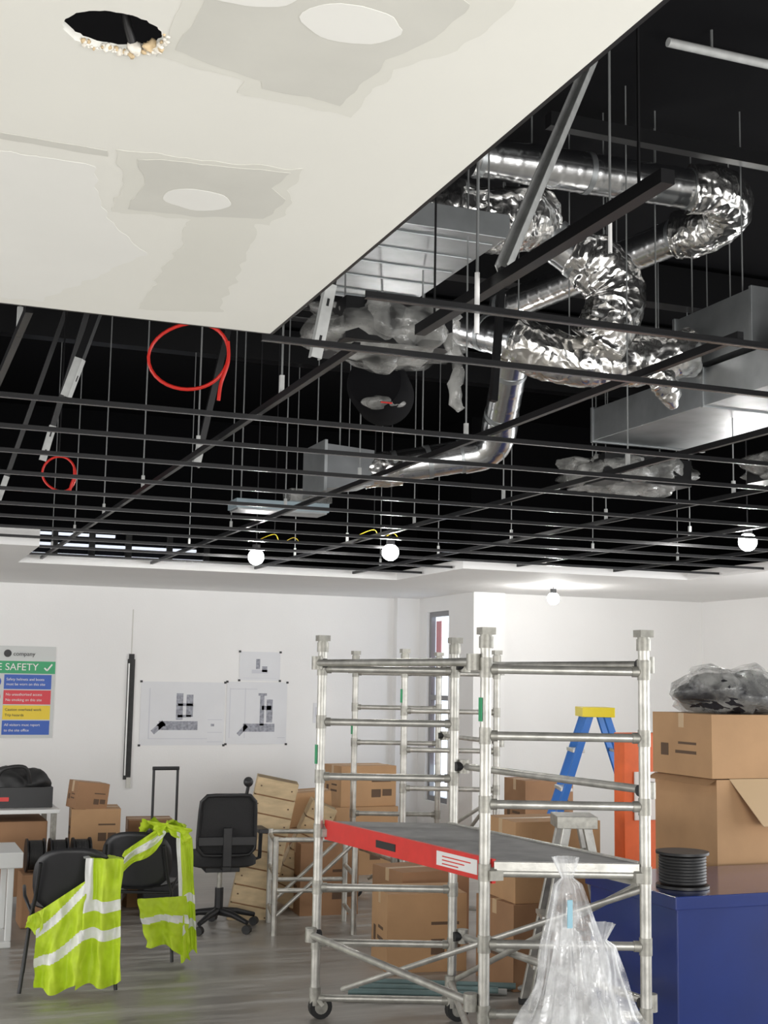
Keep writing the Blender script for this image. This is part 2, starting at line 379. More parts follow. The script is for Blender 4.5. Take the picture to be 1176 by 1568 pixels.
straps(b,[(2.8,5.0,3.25),(3.2,4.92,3.3)])
b.obj('flexible_foil_duct')
b=MB()
spiral(b,(2.66,5.22,3.38),(2.80,5.68,3.04),.082)
b.tube(smooth_path([(2.80,5.68,3.04),(2.83,5.79,2.95),(2.79,5.86,2.89),(2.70,5.90,2.87)],8),.088,DUCT,24,nz=.04,nf=14)
spiral(b,(2.70,5.90,2.87),(2.36,6.0,2.80),.082)
flex(b,[(2.40,5.99,2.80),(2.30,6.02,2.79),(2.22,6.04,2.78)],.088,8,.1)
b.add([(1.98,5.92,2.66),(1.98,6.22,2.66),(1.98,6.22,2.88),(1.98,5.92,2.88),(2.24,5.95,2.70),(2.24,6.2,2.70),(2.24,6.2,2.87),(2.24,5.95,2.87)],[(0,3,2,1),(4,5,6,7),(0,1,5,4),(1,2,6,5),(2,3,7,6),(3,0,4,7)],DUCTK)
b.box(1.965,1.98,5.90,6.24,2.645,2.895,DUCTD)
straps(b,[(2.7,5.3,3.4),(2.5,5.96,2.85),(2.1,6.07,2.86)])
b.obj('spiral_air_duct')
def rect_duct(name,x0,x1,y0,y1,z0,z1,n=1,ribs=0):
    b=MB(); b.box(x0,x1,y0,y1,z0,z1,DUCTD)
    for i in range(n+1):
        y=y0+(y1-y0)*i/n; b.box(x0-.008,x1+.008,y-.01,y+.01,z0-.008,z1+.008,DUCTD)
    for i in range(ribs):
        y=y0+(y1-y0)*(i+.5)/ribs; b.box(x0+.02,x1-.02,y-.010,y+.010,z0-.006,z0,DUCTD)
    straps(b,[(x0+.03,y0+.1,z1),(x1-.03,y0+.1,z1),(x0+.03,y1-.1,z1),(x1-.03,y1-.1,z1)])
    return b.obj(name,.004)
rect_duct('rectangular_air_duct',1.66,2.14,4.30,5.25,3.42,3.50,1,5)
rect_duct('rectangular_air_duct',3.42,4.1,3.9,5.86,3.0,3.17,2)
rect_duct('rectangular_air_duct',3.42,4.2,4.52,5.1,3.2,3.45,1)
def wrapped(name,c,sx,sy,sz,tail=None):
    b=MB(); x,y,z=c
    b.box(x-sx*.8,x+sx*.8,y-sy*.8,y+sy*.8,z-sz*.7,z+sz*.7,BLK)
    b.ball(c,1,WRAP,48,.35,5,(sx,sy,sz)); b.ball(c,1.04,WRAP,48,.5,9,(sx,sy,sz))
    if tail: b.tube(smooth_path(tail,6),.022,WRAP,12,nz=.8,nf=25)
    for q in (-.6,.6): b.cyl((x+sx*q,y,z+sz*.5),(x+sx*q,y,ST),.004,ROD,6)
    return b.obj(name)
wrapped('wrapped_fan_coil_unit',(1.83,4.78,3.13),.28,.22,.12,[(2.03,4.6,3.1),(2.07,4.58,2.98),(2.05,4.58,2.86),(2.08,4.57,2.80)])
wrapped('wrapped_fan_coil_unit',(3.72,6.0,2.86),.33,.25,.10)
wrapped('wrapped_fan_coil_unit',(4.6,5.6,2.9),.33,.25,.10)
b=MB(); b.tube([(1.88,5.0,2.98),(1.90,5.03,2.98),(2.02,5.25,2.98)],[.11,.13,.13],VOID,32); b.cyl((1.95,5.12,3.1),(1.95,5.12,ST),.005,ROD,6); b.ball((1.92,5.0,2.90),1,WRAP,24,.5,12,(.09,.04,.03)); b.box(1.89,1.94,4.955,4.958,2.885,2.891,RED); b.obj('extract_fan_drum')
b=MB(); b.box(1.85,2.4,7.1,7.3,2.70,2.75,DIFF); b.box(1.86,2.39,7.11,7.29,2.69,2.70,DUCTD); b.box(2.15,2.4,7.05,7.2,2.75,2.82,WRAP); straps(b,[(1.9,7.2,2.75),(2.35,7.2,2.75)]); b.obj('linear_diffuser_box')

def coil(c,r,n=2,squash=.8,se=0):
    b=MB(); c=Vector(c); right=Vector((.933,-.36,0)); pts=[]
    for i in range(n*36+1):
        a=math.pi/2+2*math.pi*i/36; rr=r*(1+.07*math.sin(i*.17+se)+.07*math.sin(2*a+se))
        pts.append(c+right*(rr*math.cos(a)+.12*r*math.sin(a)**2)+Vector((0,0,1))*rr*squash*math.sin(a)+Vector((.36,.933,0))*(.006*i/36))
    b.tube(pts,.006,REDC,8)
    b.tube(smooth_path([c+right*r*1.0+Vector((0,0,r*.45)),c+right*r*1.02-Vector((0,0,r*.1)),c+right*r*.85-Vector((0,0,r*.7)),c+right*r*.8-Vector((0,0,r*1.15))],8),.007,REDC,8)
    b.tube([c+Vector((0,0,r*squash)),Vector((c.x,c.y,ST))],.004,BLK,6)
    b.obj('red_cable_coil')
coil((1.06,4.85,2.965),.145,2,.95,1.0); coil((.86,7.1,2.81),.085,2,1.15,2.4)
for (x,y,z) in ((2.5,8.6,2.68),(3.0,8.0,2.68)):
    b=MB(); b.tube(smooth_path([(x-.1,y,z),(x,y-.05,z+.04),(x+.06,y,z-.01),(x+.15,y,z+.03),(x+.2,y+.03,z+.01)],8),.0025,YELC,6); b.cyl((x,y-.05,z+.04),(x,y-.05,ST),.003,BLKP,6); b.obj('yellow_festoon_cable')

b=MB()
for k,(x0,x1) in enumerate(((1.2,2.1),(1.25,2.9),(1.2,3.0))): b.box(x0,x1,12.64,12.68,3.06-k*.10,3.085-k*.10,LOUV)
for x in (1.15,1.5,1.85,2.2,2.6,2.97): b.box(x,x+.06,12.62,12.69,2.8,3.1,BLK)
b.obj('high_level_louvre')

# ---------------------------------------------------------------- bulbs
for i,(x,y,z,e) in enumerate(((2.41,8.68,2.57,75),(3.09,7.88,2.57,60),(5.54,10.18,2.48,50),(4.82,6.45,2.60,75))):
    b=MB(); b.ball((x,y,z),.055,BULB,18); b.cyl((x,y,z+.04),(x,y,z+.085),.028,BLKP,10); b.cyl((x,y,z+.07),(x,y,CH-.005 if z<2.55 else ST),.004,BLKP,6); b.obj('festoon_bulb')
    l=bpy.data.lights.new('bulb_light','POINT'); l.energy=e; l.shadow_soft_size=.055; l.color=(1,.98,.95)
    lo=bpy.data.objects.new('bulb_light',l); lo.location=(x,y,z-.02); COL.objects.link(lo)
def area(name,loc,rot,sx,sy,e,col=(1,1,1)):
    l=bpy.data.lights.new(name,'AREA'); l.shape='RECTANGLE'; l.size=sx; l.size_y=sy; l.energy=e; l.color=col
    o=bpy.data.objects.new(name,l); o.location=loc; o.rotation_euler=[math.radians(a) for a in rot]; COL.objects.link(o)
area('added_front_fill',(1.5,-3.9,1.45),(90,0,0),8,1.8,270,(1,.99,.97))  # added fill light behind the camera; the front wall has no windows
area('added_left_fill',(-3.9,6,1.5),(90,0,-90),7,1.8,170,(1,.99,.98))  # unseen fill light added along the left wall, no window there
area('added_right_fill',(7.8,4.5,1.5),(90,0,90),7,1.8,170,(.97,.99,1))  # fill light added out of view at the solid right wall
area('added_uplight',(3.0,-.2,1.0),(150,0,-8),.9,.5,75,(1,.99,.97))  # unseen uplight without a fixture, added to brighten the ducts in the void
area('added_uplight_2',(-1.0,-.5,.7),(175,0,0),1.5,1.5,20,(1,.99,.97))  # upward fill added out of view to brighten the near plasterboard ceiling
w=bpy.data.worlds.new('world'); SC.world=w; w.use_nodes=True; w.node_tree.nodes['Background'].inputs[0].default_value=(.6,.65,.7,1); w.node_tree.nodes['Background'].inputs[1].default_value=.3

# ---------------------------------------------------------------- scaffold tower
def tower(A,B,C,D,platform=True,H=1.97):
    b=MB(); Z=lambda p,z:Vector((p[0],p[1],z))
    rz=[.105,.385,.665,.955,1.235,1.52,1.80]
    for p in (A,B,C,D):
        b.cyl(Z(p,.13),Z(p,H-.06),.024,ALU,18)
        b.cyl(Z(p,H-.08),Z(p,H-.03),.031,ALU2,18); b.cyl(Z(p,H-.03),Z(p,H),.026,ALU2,18); b.box(p[0]-.032,p[0]+.032,p[1]-.03,p[1]+.03,H-.022,H+.008,ALU2)
        b.cyl(Z(p,H-.16),Z(p,H-.12),.029,ALU2,18)
        b.cyl(Z(p,.10),Z(p,.16),.03,ALU2,14)
        b.beam(Z(p,.12),(p[0]+.04,p[1]-.01,.07),.05,.02,ALU2)
        b.cyl((p[0]+.03,p[1]-.02,.06),(p[0]+.03,p[1]+.02,.06),.06,RUB,20); b.cyl((p[0]+.03,p[1]-.023,.06),(p[0]+.03,p[1]+.023,.06),.035,ALU2,16)
    for (p,q) in ((A,B),(C,D)):
        for z in rz:
            b.cyl(Z(p,z),Z(q,z),.0185,ALU,14)
            for s,t in ((p,q),(q,p)):
                v=(Z(t,z)-Z(s,z)).normalized()
                b.cyl(Z(s,z-.035),Z(s,z+.035),.0275,ALU2,16); b.cyl(Z(s,z)+v*.02,Z(s,z)+v*.05,.023,ALU2,14)
    def rail(p,q,zp,zq,side):
        d=(Z(q,0)-Z(p,0)).normalized(); n=Vector((d.y,-d.x,0))*side*.045
        a=Z(p,zp)+n+d*.03; c=Z(q,zq)+n-d*.03
        b.cyl(a,c,.018,ALU,14)
        for e in (a,c):
            b.cyl(e-Vector((0,0,.035)),e+Vector((0,0,.035)),.03,ALU2,14); b.cyl(e-n*1.2,e+n*.4,.024,RUB,12)
    rail(A,C,1.83,1.83,1); rail(A,C,.43,.43,1); rail(B,D,1.83,1.83,-1); rail(B,D,1.30,1.30,-1); rail(B,D,.43,.43,-1)
    rail(B,C,.20,.20,.2)
    if platform:
        z0=.985
        a=Vector((A[0],A[1],0));c=Vector((C[0],C[1],0));bb=Vector((B[0],B[1],0));dd=Vector((D[0],D[1],0))
        ux=(bb-a)*.055
        q=[a+ux*1.0,bb-ux*.7,dd-ux*.7,c+ux*1.0]
        lo_=[Vector((v.x,v.y,z0-.02)) for v in q]; hi=[Vector((v.x,v.y,z0+.018)) for v in q]
        b.add(lo_+hi,[(0,1,2,3),(7,6,5,4),(0,4,5,1),(1,5,6,2),(2,6,7,3),(3,7,4,0)],PLY)
        for s,(p,qq,mt) in enumerate(((q[0],q[3],RED),(q[1],q[2],ALU))):
            b.beam((p.x,p.y,z0-.025),(qq.x,qq.y,z0-.025),.018,.10,mt)
        b.beam((q[0].x,q[0].y,z0-.01),(q[1].x,q[1].y,z0-.01),.03,.05,ALU); b.beam((q[3].x,q[3].y,z0-.01),(q[2].x,q[2].y,z0-.01),.03,.05,ALU)
        n=Vector((-(c-a).y,(c-a).x,0)).normalized()
        if n.x>0: n=-n
        m=q[0].lerp(q[3],.72)+n*.0105; m2=q[0].lerp(q[3],.93)+n*.0105
        b.beam((m.x,m.y,z0-.024),(m2.x,m2.y,z0-.024),.003,.062,WHITE)
        for k,zz_ in enumerate((.012,-.004,-.02)):
            e1=m.lerp(m2,.15)+n*.002; e2=m.lerp(m2,.85-.15*k)+n*.002
            b.beam((e1.x,e1.y,z0-.024+zz_),(e2.x,e2.y,z0-.024+zz_),.002,.005,RED)
        m=q[0].lerp(q[3],.36)+n*.0105; m2=q[0].lerp(q[3],.48)+n*.0105
        b.beam((m.x,m.y,z0-.03),(m2.x,m2.y,z0-.03),.003,.035,BLKP)
        for v in q:
            b.box(v.x-.03,v.x+.03,v.y-.03,v.y+.03,z0-.06,z0-.02,ALU2)
    b.cyl(Z(B,.20),Z(D,.93),.014,ALU,12)
    b.cyl(Z(A,.15).lerp(Z(B,.15),.2),Z(D,.9),.014,ALU,12)
    for p,z in ((C,1.58),(A,1.3)): b.box(p[0]-.027,p[0]-.0235,p[1]-.015,p[1]+.015,z,z+.10,SGR)
    return b.obj('scaffold_tower')
tower((2.24,6.68),(2.90,6.42),(2.44,5.08),(3.07,4.84))
tower((3.71,10.2),(4.35,9.95),(3.70,9.1),(4.34,8.85),platform=False)

# ---------------------------------------------------------------- cardboard
def cbox(x,y,z,w,d,h,rot=0,flap=False,prt=True,mt=CARD,tilt=None):
    b=MB(); M=RZ(x,y,z,rot)
    if tilt: M=M@Matrix.Rotation(math.radians(tilt),4,'Y')
    b.box(0,w,0,d,0,h,mt,M)
    if not flap:
        b.box(-.0015,w+.0015,d/2-.025,d/2+.025,h-.08,h+.0015,TAPE,M)
        b.box(0,w/2,d/2-.002,d/2+.002,h,h+.002,PRINT,M)
    else:
        b.add([M@Vector(p) for p in [(w*.12,0,h),(w,0,h),(w,-.12,h-.24),(w*.3,-.12,h-.24),(w*.12,0,h+.004),(w,0,h+.004),(w,-.124,h-.238),(w*.3,-.124,h-.238)]],[(0,1,2,3),(7,6,5,4),(0,3,7,4),(1,5,6,2),(2,6,7,3)],TAPE)
        b.add([M@Vector(p) for p in [(0,0,h),(0,d,h),(-.06,d,h-.03),(-.06,0,h-.03)]],[(0,1,2,3)],mt)
        b.box(.01,w-.01,.01,d-.01,h,h+.001,PRINT,M)
    if prt:
        b.box(w*.55,w*.72,-.002,0,h*.22,h*.42,PRINT,M); b.box(w*.75,w*.92,-.002,0,h*.25,h*.42,PRINT,M); b.box(w*.55,w*.9,-.002,0,h*.6,h*.64,PRINT,M)
        b.box(-.002,0,d*.25,d*.6,h*.35,h*.4,PRINT,M); b.box(-.002,0,d*.25,d*.55,h*.5,h*.54,PRINT,M); b.box(-.002,0,d*.72,d*.85,h*.3,h*.5,PRINT,M)
    return b.obj('cardboard_box',.004)
cbox(4.27,6.06,0,.7,.6,.62); cbox(4.29,6.05,.62,.7,.6,.62,flap=True,prt=False); cbox(4.27,6.06,1.245,.68,.58,.345)
cbox(2.98,7.55,0,.5,.42,.46,-8); cbox(3.3,8.1,0,.5,.45,.5,5,mt=CARD2)
cbox(3.5,6.9,0,.6,.45,.48,3,mt=CARD2); cbox(3.52,6.92,.482,.55,.42,.46,-2,prt=False)
cbox(3.05,9.5,0,.45,.38,.52,-4,mt=CARD2); cbox(3.15,10.0,0,.50,.45,.58,3,prt=False); cbox(3.10,10.02,.582,.36,.36,.26,-10,prt=False,tilt=-4)
cbox(4.65,9.0,0,.45,.5,.6,4); cbox(4.67,9.02,.602,.4,.4,.4,-3,mt=CARD2)
cbox(1.42,10.05,0,.42,.4,.45,2,mt=CARD2); cbox(1.44,10.07,.452,.36,.35,.3,-5); cbox(1.46,10.05,.755,.24,.25,.2,8,mt=CARD2,tilt=6)
cbox(1.9,10.2,0,.4,.4,.42,8); cbox(1.9,10.25,.422,.34,.3,.22,-6,mt=CARD2)
cbox(3.95,11.3,0,.6,.5,.6,0); cbox(4.0,11.32,.602,.55,.4,.36,4)
b=MB(); b.ball((4.62,6.34,1.70),1,DARKW,32,.35,6,(.30,.24,.13)); b.ball((4.62,6.34,1.71),1,WRAP,32,.45,6,(.33,.27,.15)); b.obj('wrapped_black_bundle')

b=MB(); b.box(3.45,4.9,5.18,5.95,.06,.79,BLUE); b.box(3.43,4.92,5.16,5.97,.74,.80,BLUE)
for x in (3.5,4.75):
    for y in (5.25,5.8): b.box(x,x+.1,y,y+.1,0,.06,BLKP)
b.box(4.05,4.3,5.165,5.18,.35,.42,BLKP); b.box(3.98,4.4,5.155,5.165,.55,.66,WHITE)
b.obj('blue_tool_cabinet',.012,segs=3)
def drum(c,r,h,axis=(0,0,1)):
    b=MB(); c=Vector(c);a=Vector(axis)
    b.cyl(c,c+a*.012,r,BLKP,28); b.cyl(c+a*(h-.012),c+a*h,r,BLKP,28)
    n=9
    for i in range(n):
        q=c+a*(.02+(h-.04)*(i+.5)/n); b.tube([q-a*.007,q,q+a*.007],[r*.86,r*.9,r*.86],RUB,28)
    return b.obj('cable_drum')
drum((3.63,5.40,.802),.125,.165)

# ---------------------------------------------------------------- polythene bag
def bag(b,c,R,H,mt,seed=0,lean=(0,0),sh=.25):
    vs=[];fs=[];n=44;seg=96
    for i in range(n+1):
        t=i/n; z=H*t
        rad=R*(1-t)**.85*(1+sh*math.sin(min(1,t*1.6)*math.pi))+.020
        if t>.93: rad=.022+.03*(t-.93)/.07
        for k in range(seg):
            a=2*math.pi*k/seg
            f=.07*math.sin(a*9+seed+3*t)+.05*math.sin(a*17+1.3*seed-4*t)+.22*noise.noise(Vector((math.cos(a)*1.6,math.sin(a)*1.6,z*4+seed)))+.08*noise.noise(Vector((math.cos(a)*5,math.sin(a)*5,z*9+seed)))
            rr=rad*(1+f)
            vs.append((c[0]+rr*math.cos(a)+lean[0]*t*t,c[1]+rr*.8*math.sin(a)+lean[1]*t,z+.001))
    for i in range(n):
        for k in range(seg): fs.append((i*seg+k,i*seg+(k+1)%seg,(i+1)*seg+(k+1)%seg,(i+1)*seg+k))
    b.add(vs,fs,mt,True)
b=MB(); bag(b,(2.50,4.42),.25,1.10,BAG,1.0,(-.04,0)); bag(b,(2.56,4.38),.28,.86,BAG,2.4,(.03,0),.55); bag(b,(2.50,4.44),.17,.9,BAG,4.4,(-.02,0))
b.box(2.42,2.44,4.335,4.34,.86,.96,BLUET)
b.obj('clear_plastic_bag')

# ---------------------------------------------------------------- ladders
def aframe(name,x,y,h,rot,w,spread,m1,mtop,n=6):
    b=MB(); M=RZ(x,y,0,rot); V=lambda *p:M@Vector(p)
    for sy in (-1,1):
        for sx in (-1,1):
            b.beam(V(sx*spread,sy*w/2*1.15,0.01),V(sx*.05,sy*w/2*.8,h),.05,.022,m1)
            b.box(-.03,.03,-.02,.02,0,.03,RUB,M@Matrix.Translation((sx*spread,sy*w/2*1.15,0)))
    b.box(-.11,.11,-w/2*.95,w/2*.95,h-.03,h+.035,mtop,M)
    for i in range(1,n):
        t=i/n; z=h*t; xx=-(spread+(.05-spread)*t); ww=w/2*(1.15-.35*t)
        b.box(xx-.04,xx+.04,-ww,ww,z-.012,z+.012,ALU,M)
    for i in (1,3,5):
        t=i/6; z=h*t; xx=(spread+(.05-spread)*t); ww=w/2*(1.15-.35*t); b.cyl(V(xx,-ww,z),V(xx,ww,z),.012,ALU,8)
    return b.obj(name,.003)
aframe('stepladder',4.66,7.97,1.55,-21,.36,.55,LBLUE,LYEL)
aframe('stepladder',3.62,6.42,1.0,-20,.26,.25,ALU,ALU2,4)
b=MB(); b.box(4.43,4.85,7.22,7.34,.0,1.44,ORG); b.box(4.38,4.87,7.20,7.36,0,.08,ORG); b.box(4.5,4.8,7.21,7.22,.9,1.2,WHITE); b.obj('orange_plastic_barrier',.02)

# ---------------------------------------------------------------- wall things
YW=12.698
root=MB(); root.box(.97,1.60,YW-.006,YW,1.15,2.0,SGY)
def bar(x0,x1,z0,z1,mt): root.box(x0,x1,YW-.008,YW-.006,z0,z1,mt)
bar(.97,1.60,1.745,1.86,SGR)
for (z0,z1,mt) in ((1.60,1.735,SBL),(1.46,1.59,SRE),(1.32,1.45,SYE),(1.18,1.31,SBL)): bar(1.14,1.57,z0,z1,mt)
for (z0,mt) in ((1.667,SBL),(1.525,SRE),(1.385,SYE),(1.245,SBL)):
    root.add([(1.06+.055*math.cos(a*math.pi/10),YW-.0085,z0+.055*math.sin(a*math.pi/10)) for a in range(20)],[tuple(range(20))],mt)
    root.box(1.045,1.075,YW-.0095,YW-.0085,z0-.03,z0+.03,WHITE)
root.add([(1.16+.035*math.cos(a*math.pi/10),YW-.0085,1.93+.035*math.sin(a*math.pi/10)) for a in range(20)],[tuple(range(20))],BLKP)
sg=root.obj('site_safety_sign')
def text(s,x,z,size,mt,parent):
    cu=bpy.data.curves.new('lettering','FONT'); cu.body=s; cu.size=size; cu.extrude=.0005
    o=bpy.data.objects.new('lettering',cu); COL.objects.link(o)
    dg=bpy.context.evaluated_depsgraph_get(); me=bpy.data.meshes.new_from_object(o.evaluated_get(dg)); bpy.data.objects.remove(o)
    me.materials.clear(); me.materials.append(mt)
    o=bpy.data.objects.new('lettering',me); COL.objects.link(o); o.location=(x,YW-.010,z); o.rotation_euler=(math.pi/2,0,0); o.parent=parent
text('SITE SAFETY',.95,1.775,.092,WHITE,sg)
text('company',1.21,1.91,.055,BLKP,sg)
root2=MB(); root2.beam((1.50,YW-.010,1.80),(1.525,YW-.010,1.775),.001,.014,WHITE); root2.beam((1.525,YW-.010,1.775),(1.57,YW-.010,1.835),.001,.014,WHITE); root2.obj('tick',parent=sg)
for z,s,m in ((1.68,'Safety helmets and boots',WHITE),(1.635,'must be worn on this site',WHITE),(1.54,'No unauthorised access',WHITE),(1.49,'No smoking on this site',WHITE),(1.40,'Caution overhead work',BLKP),(1.35,'Trip hazards',BLKP),(1.26,'All visitors must report',WHITE),(1.21,'to the site office',WHITE)):
    text(s,1.16,z,.034,m,sg)
def sheet(x0,x1,z0,z1,kind):
    b=MB(); b.box(x0,x1,YW-.003,YW,z0,z1,PAPER); w=x1-x0;h=z1-z0
    R=lambda u0,u1,v0,v1,mt=INK:b.box(x0+u0*w,x0+u1*w,YW-.004,YW-.003,z0+v0*h,z0+v1*h,mt)
    if kind==0:
        R(.42,.50,.40,.82);R(.54,.62,.45,.80);R(.44,.62,.62,.66);R(.22,.68,.24,.38);R(.2,.3,.3,.34);R(.44,.6,.44,.48)
        b.beam((x0+.15*w,YW-.0035,z0+.2*h),(x0+.28*w,YW-.0035,z0+.36*h),.001,.05,INK)
        R(.1,.8,.1,.11,INKL);R(.1,.11,.1,.9,INKL);R(.8,.98,.05,.06,INKL);R(.8,.98,.2,.21,INKL);R(.8,.98,.4,.41,INKL);R(.84,.88,.3,.34)
    elif kind==1:
        R(.55,.62,.3,.78);R(.66,.76,.35,.72);R(.58,.74,.55,.62);R(.28,.8,.2,.33);R(.52,.66,.78,.82)
        R(.05,.5,.88,.89,INKL);R(.3,.31,.1,.9,INKL);R(.05,.06,.1,.9,INKL);R(.85,.98,.1,.11,INKL)
        b.beam((x0+.2*w,YW-.0035,z0+.15*h),(x0+.34*w,YW-.0035,z0+.3*h),.001,.04,INK)
    else:
        R(.4,.5,.4,.75);R(.55,.68,.3,.5);R(.3,.7,.25,.38,INKL);R(.1,.9,.08,.09,INKL)
    for u in (0,1):
        for v in (0,1): b.box(x0+u*w-.012,x0+u*w+.012,YW-.005,YW-.003,z0+v*h-.01,z0+v*h+.01,BLKP)
    b.obj('pinned_drawing')
sheet(2.42,3.25,1.08,1.69,0); sheet(3.27,3.89,1.09,1.70,1); sheet(3.39,3.81,1.715,2.0,2)
b=MB(); b.box(4.17,4.27,YW-.003,YW,1.30,1.50,PAPER); b.box(4.19,4.25,YW-.004,YW-.003,1.36,1.46,INKL); b.obj('pinned_notice')
b=MB(); b.box(2.28,2.35,YW-.012,YW,.76,1.90,STRIPG); b.box(2.285,2.297,YW-.03,YW-.012,.80,1.86,WHITE); b.box(2.31,2.318,YW-.004,YW,1.9,2.38,FILL1); b.box(2.29,2.34,YW-.02,YW-.003,1.90,1.95,STRIPG); b.box(2.31,2.35,YW-.02,YW-.003,.68,.78,FILL1); b.obj('wall_cable_chase')

# ---------------------------------------------------------------- left furniture
b=MB(); b.box(.1,1.36,10.1,10.75,.72,.75,WTOP)
for x in (.12,1.30):
    for y in (10.12,10.7): b.box(x,x+.04,y,y+.04,0,.72,ALU2)
b.box(.6,1.28,10.16,10.7,.12,.66,CARD2); b.box(.62,1.26,10.15,10.16,.4,.41,BLKP)
b.obj('site_table',.004)
b=MB(); b.box(.85,1.32,10.25,10.6,.752,.90,BLKP); b.ball((1.0,10.4,.92),1,RUB,20,.4,8,(.16,.14,.13)); b.ball((1.2,10.42,.93),1,RUB,20,.4,8,(.14,.12,.09)); b.tube(smooth_path([(.9,10.25,.95),(.95,10.2,1.04),(1.1,10.2,1.05),(1.15,10.25,.93)],6),.015,RUB,8)
b.box(.9,1.0,10.245,10.25,.8,.83,RED); b.obj('tool_bag')
b=MB(); b.box(.15,.98,8.9,9.45,.50,.60,WTOP); b.box(.2,.93,8.92,9.43,.0,.04,WTOP)
for x in (.2,.89):
    for y in (8.93,9.38): b.box(x,x+.04,y,y+.04,.04,.56,WTOP)
b.obj('white_side_table',.006)
b=MB(); b.box(1.05,1.55,9.55,9.85,0,.36,CARD2); b.obj('reel_crate',.01)
for x in (1.08,1.24,1.40): drum((x,9.7,.361+.115),.115,.13,(1,0,0))
b=MB(); b.box(1.93,2.25,9.75,9.97,.06,.62,BLKP)
for x in (2.0,2.18): b.cyl((x,9.86,.6),(x,9.86,1.06),.010,BLKP,8); b.cyl((x,9.8,.03),(x,9.92,.03),.03,RUB,12)
b.cyl((1.99,9.86,1.06),(2.19,9.86,1.06),.014,BLKP,10)
b.obj('trolley_suitcase',.02,segs=3)
b=MB(); 
for i in range(9):
    b.ball((1.62+.05*random.random(),9.75+.05*random.random(),.12+.02*i),1,WRAP,24,.5,7,(.13,.12,.10)) if i%3==0 else None
b.obj('crumpled_polythene')
def crate(x,y,z,w,d,h,rot,tilt):
    b=MB(); M=RZ(x,y,z,rot)@Matrix.Rotation(math.radians(tilt),4,'Y')
    b.box(.008,w-.008,.008,d-.008,.008,h-.008,CARD2,M)
    n=max(3,int(h/.13))
    for i in range(n):
        z0=h*i/n; b.box(0,w,-.004,d+.004,z0+.004,z0+h/n-.006,WOOD,M); b.box(-.004,w+.004,0,d,z0+.004,z0+h/n-.006,WOOD,M)
    for u in (.12,.88):
        for i in range(n): b.box(w*u-.006,w*u+.006,-.007,-.004,h*(i+.5)/n-.005,h*(i+.5)/n+.005,PRINT,M)
    return b.obj('timber_crate',.003)
crate(2.50,9.50,0.0,.30,.3,1.05,-15,11)
crate(2.88,9.75,.10,.20,.3,.8,-15,24)
def trestle(x,y,rot,w=.55,d=.5,h=.66):
    b=MB(); M=RZ(x,y,0,rot);V=lambda *p:M@Vector(p)
    for sx in (0,w):
        for sy in (0,d): b.cyl(V(sx,sy,0.0),V(sx,sy,h),.02,ALU,12)
        for z in (.12,.4,.62): b.cyl(V(sx,0,z),V(sx,d,z),.016,ALU,10)
    for sy in (0,d):
        for z in (.3,.64): b.cyl(V(0,sy,z),V(w,sy,z),.016,ALU,10)
        b.cyl(V(0,sy,.12),V(w,sy,.62),.014,ALU,10)
    b.obj('aluminium_trestle')
trestle(2.66,8.85,-12)

# ---------------------------------------------------------------- office chair
def office_chair(x,y,rot):
    b=MB(); M=RZ(x,y,0,rot);V=lambda *p:M@Vector(p)
    for k in range(5):
        a=2*math.pi*k/5+.3; e=(math.cos(a)*.28,math.sin(a)*.28)
        b.tube([V(0,0,.12),V(e[0]*.5,e[1]*.5,.11),V(e[0],e[1],.075)],[.03,.022,.016],BLKP,10)
        b.cyl(V(e[0]-.012,e[1]-.02,.03),V(e[0]+.012,e[1]+.02,.03),.03,RUB,14)
    b.cyl(V(0,0,.1),V(0,0,.28),.03,BLKP,14); b.cyl(V(0,0,.28),V(0,0,.42),.018,ALU2,12); b.box(-.12,.12,-.12,.12,.40,.44,BLKP,M)
    vs=[];n=24
    for (z,s) in ((.44,.85),(.455,1.0),(.50,1.0),(.525,.9)):
        for k in range(n):
            a=2*math.pi*k/n; c,s2=math.cos(a),math.sin(a); q=(abs(c)**4+abs(s2)**4)**-.25
            vs.append(V(c*q*.235*s,s2*q*.235*s,z))
    fs=[(i*n+k,i*n+(k+1)%n,(i+1)*n+(k+1)%n,(i+1)*n+k) for i in range(3) for k in range(n)]+[tuple(range(n-1,-1,-1)),tuple(range(3*n,4*n))]
    b.add(vs,fs,MESHF,True)
    fr=[]
    for k in range(28):
        a=2*math.pi*k/28;c,s2=math.cos(a),math.sin(a); q=(abs(c)**8+abs(s2)**8)**-.125
        fr.append(V(c*q*.195*(1-.04*s2),-.25-.03*s2-.02*(1-c*c),.735+s2*q*.205))
    b.tube(fr,.014,BLKP,8,closed=True); b.add(fr,[tuple(range(28))],MESHF)
    b.box(-.03,.03,-.29,-.26,.46,.72,BLKP,M); b.box(-.03,.03,-.28,-.05,.43,.46,BLKP,M)
    b.box(-.2,.2,-.285,-.265,.60,.66,BLKP,M)
    for s in (-1,1):
        b.tube([V(s*.2,0,.46),V(s*.28,0,.48),V(s*.28,-.02,.66)],.014,BLKP,8); b.box(s*.28-.035,s*.28+.035,-.13,.12,.66,.69,BLKP,M)
    b.tube([V(.12,-.28,.93),V(.13,-.29,1.0)],.012,BLKP,8); b.ball(V(.13,-.29,1.03),.035,BLKP,12)
    return b.obj('office_chair',.004)
office_chair(2.36,9.2,-5)

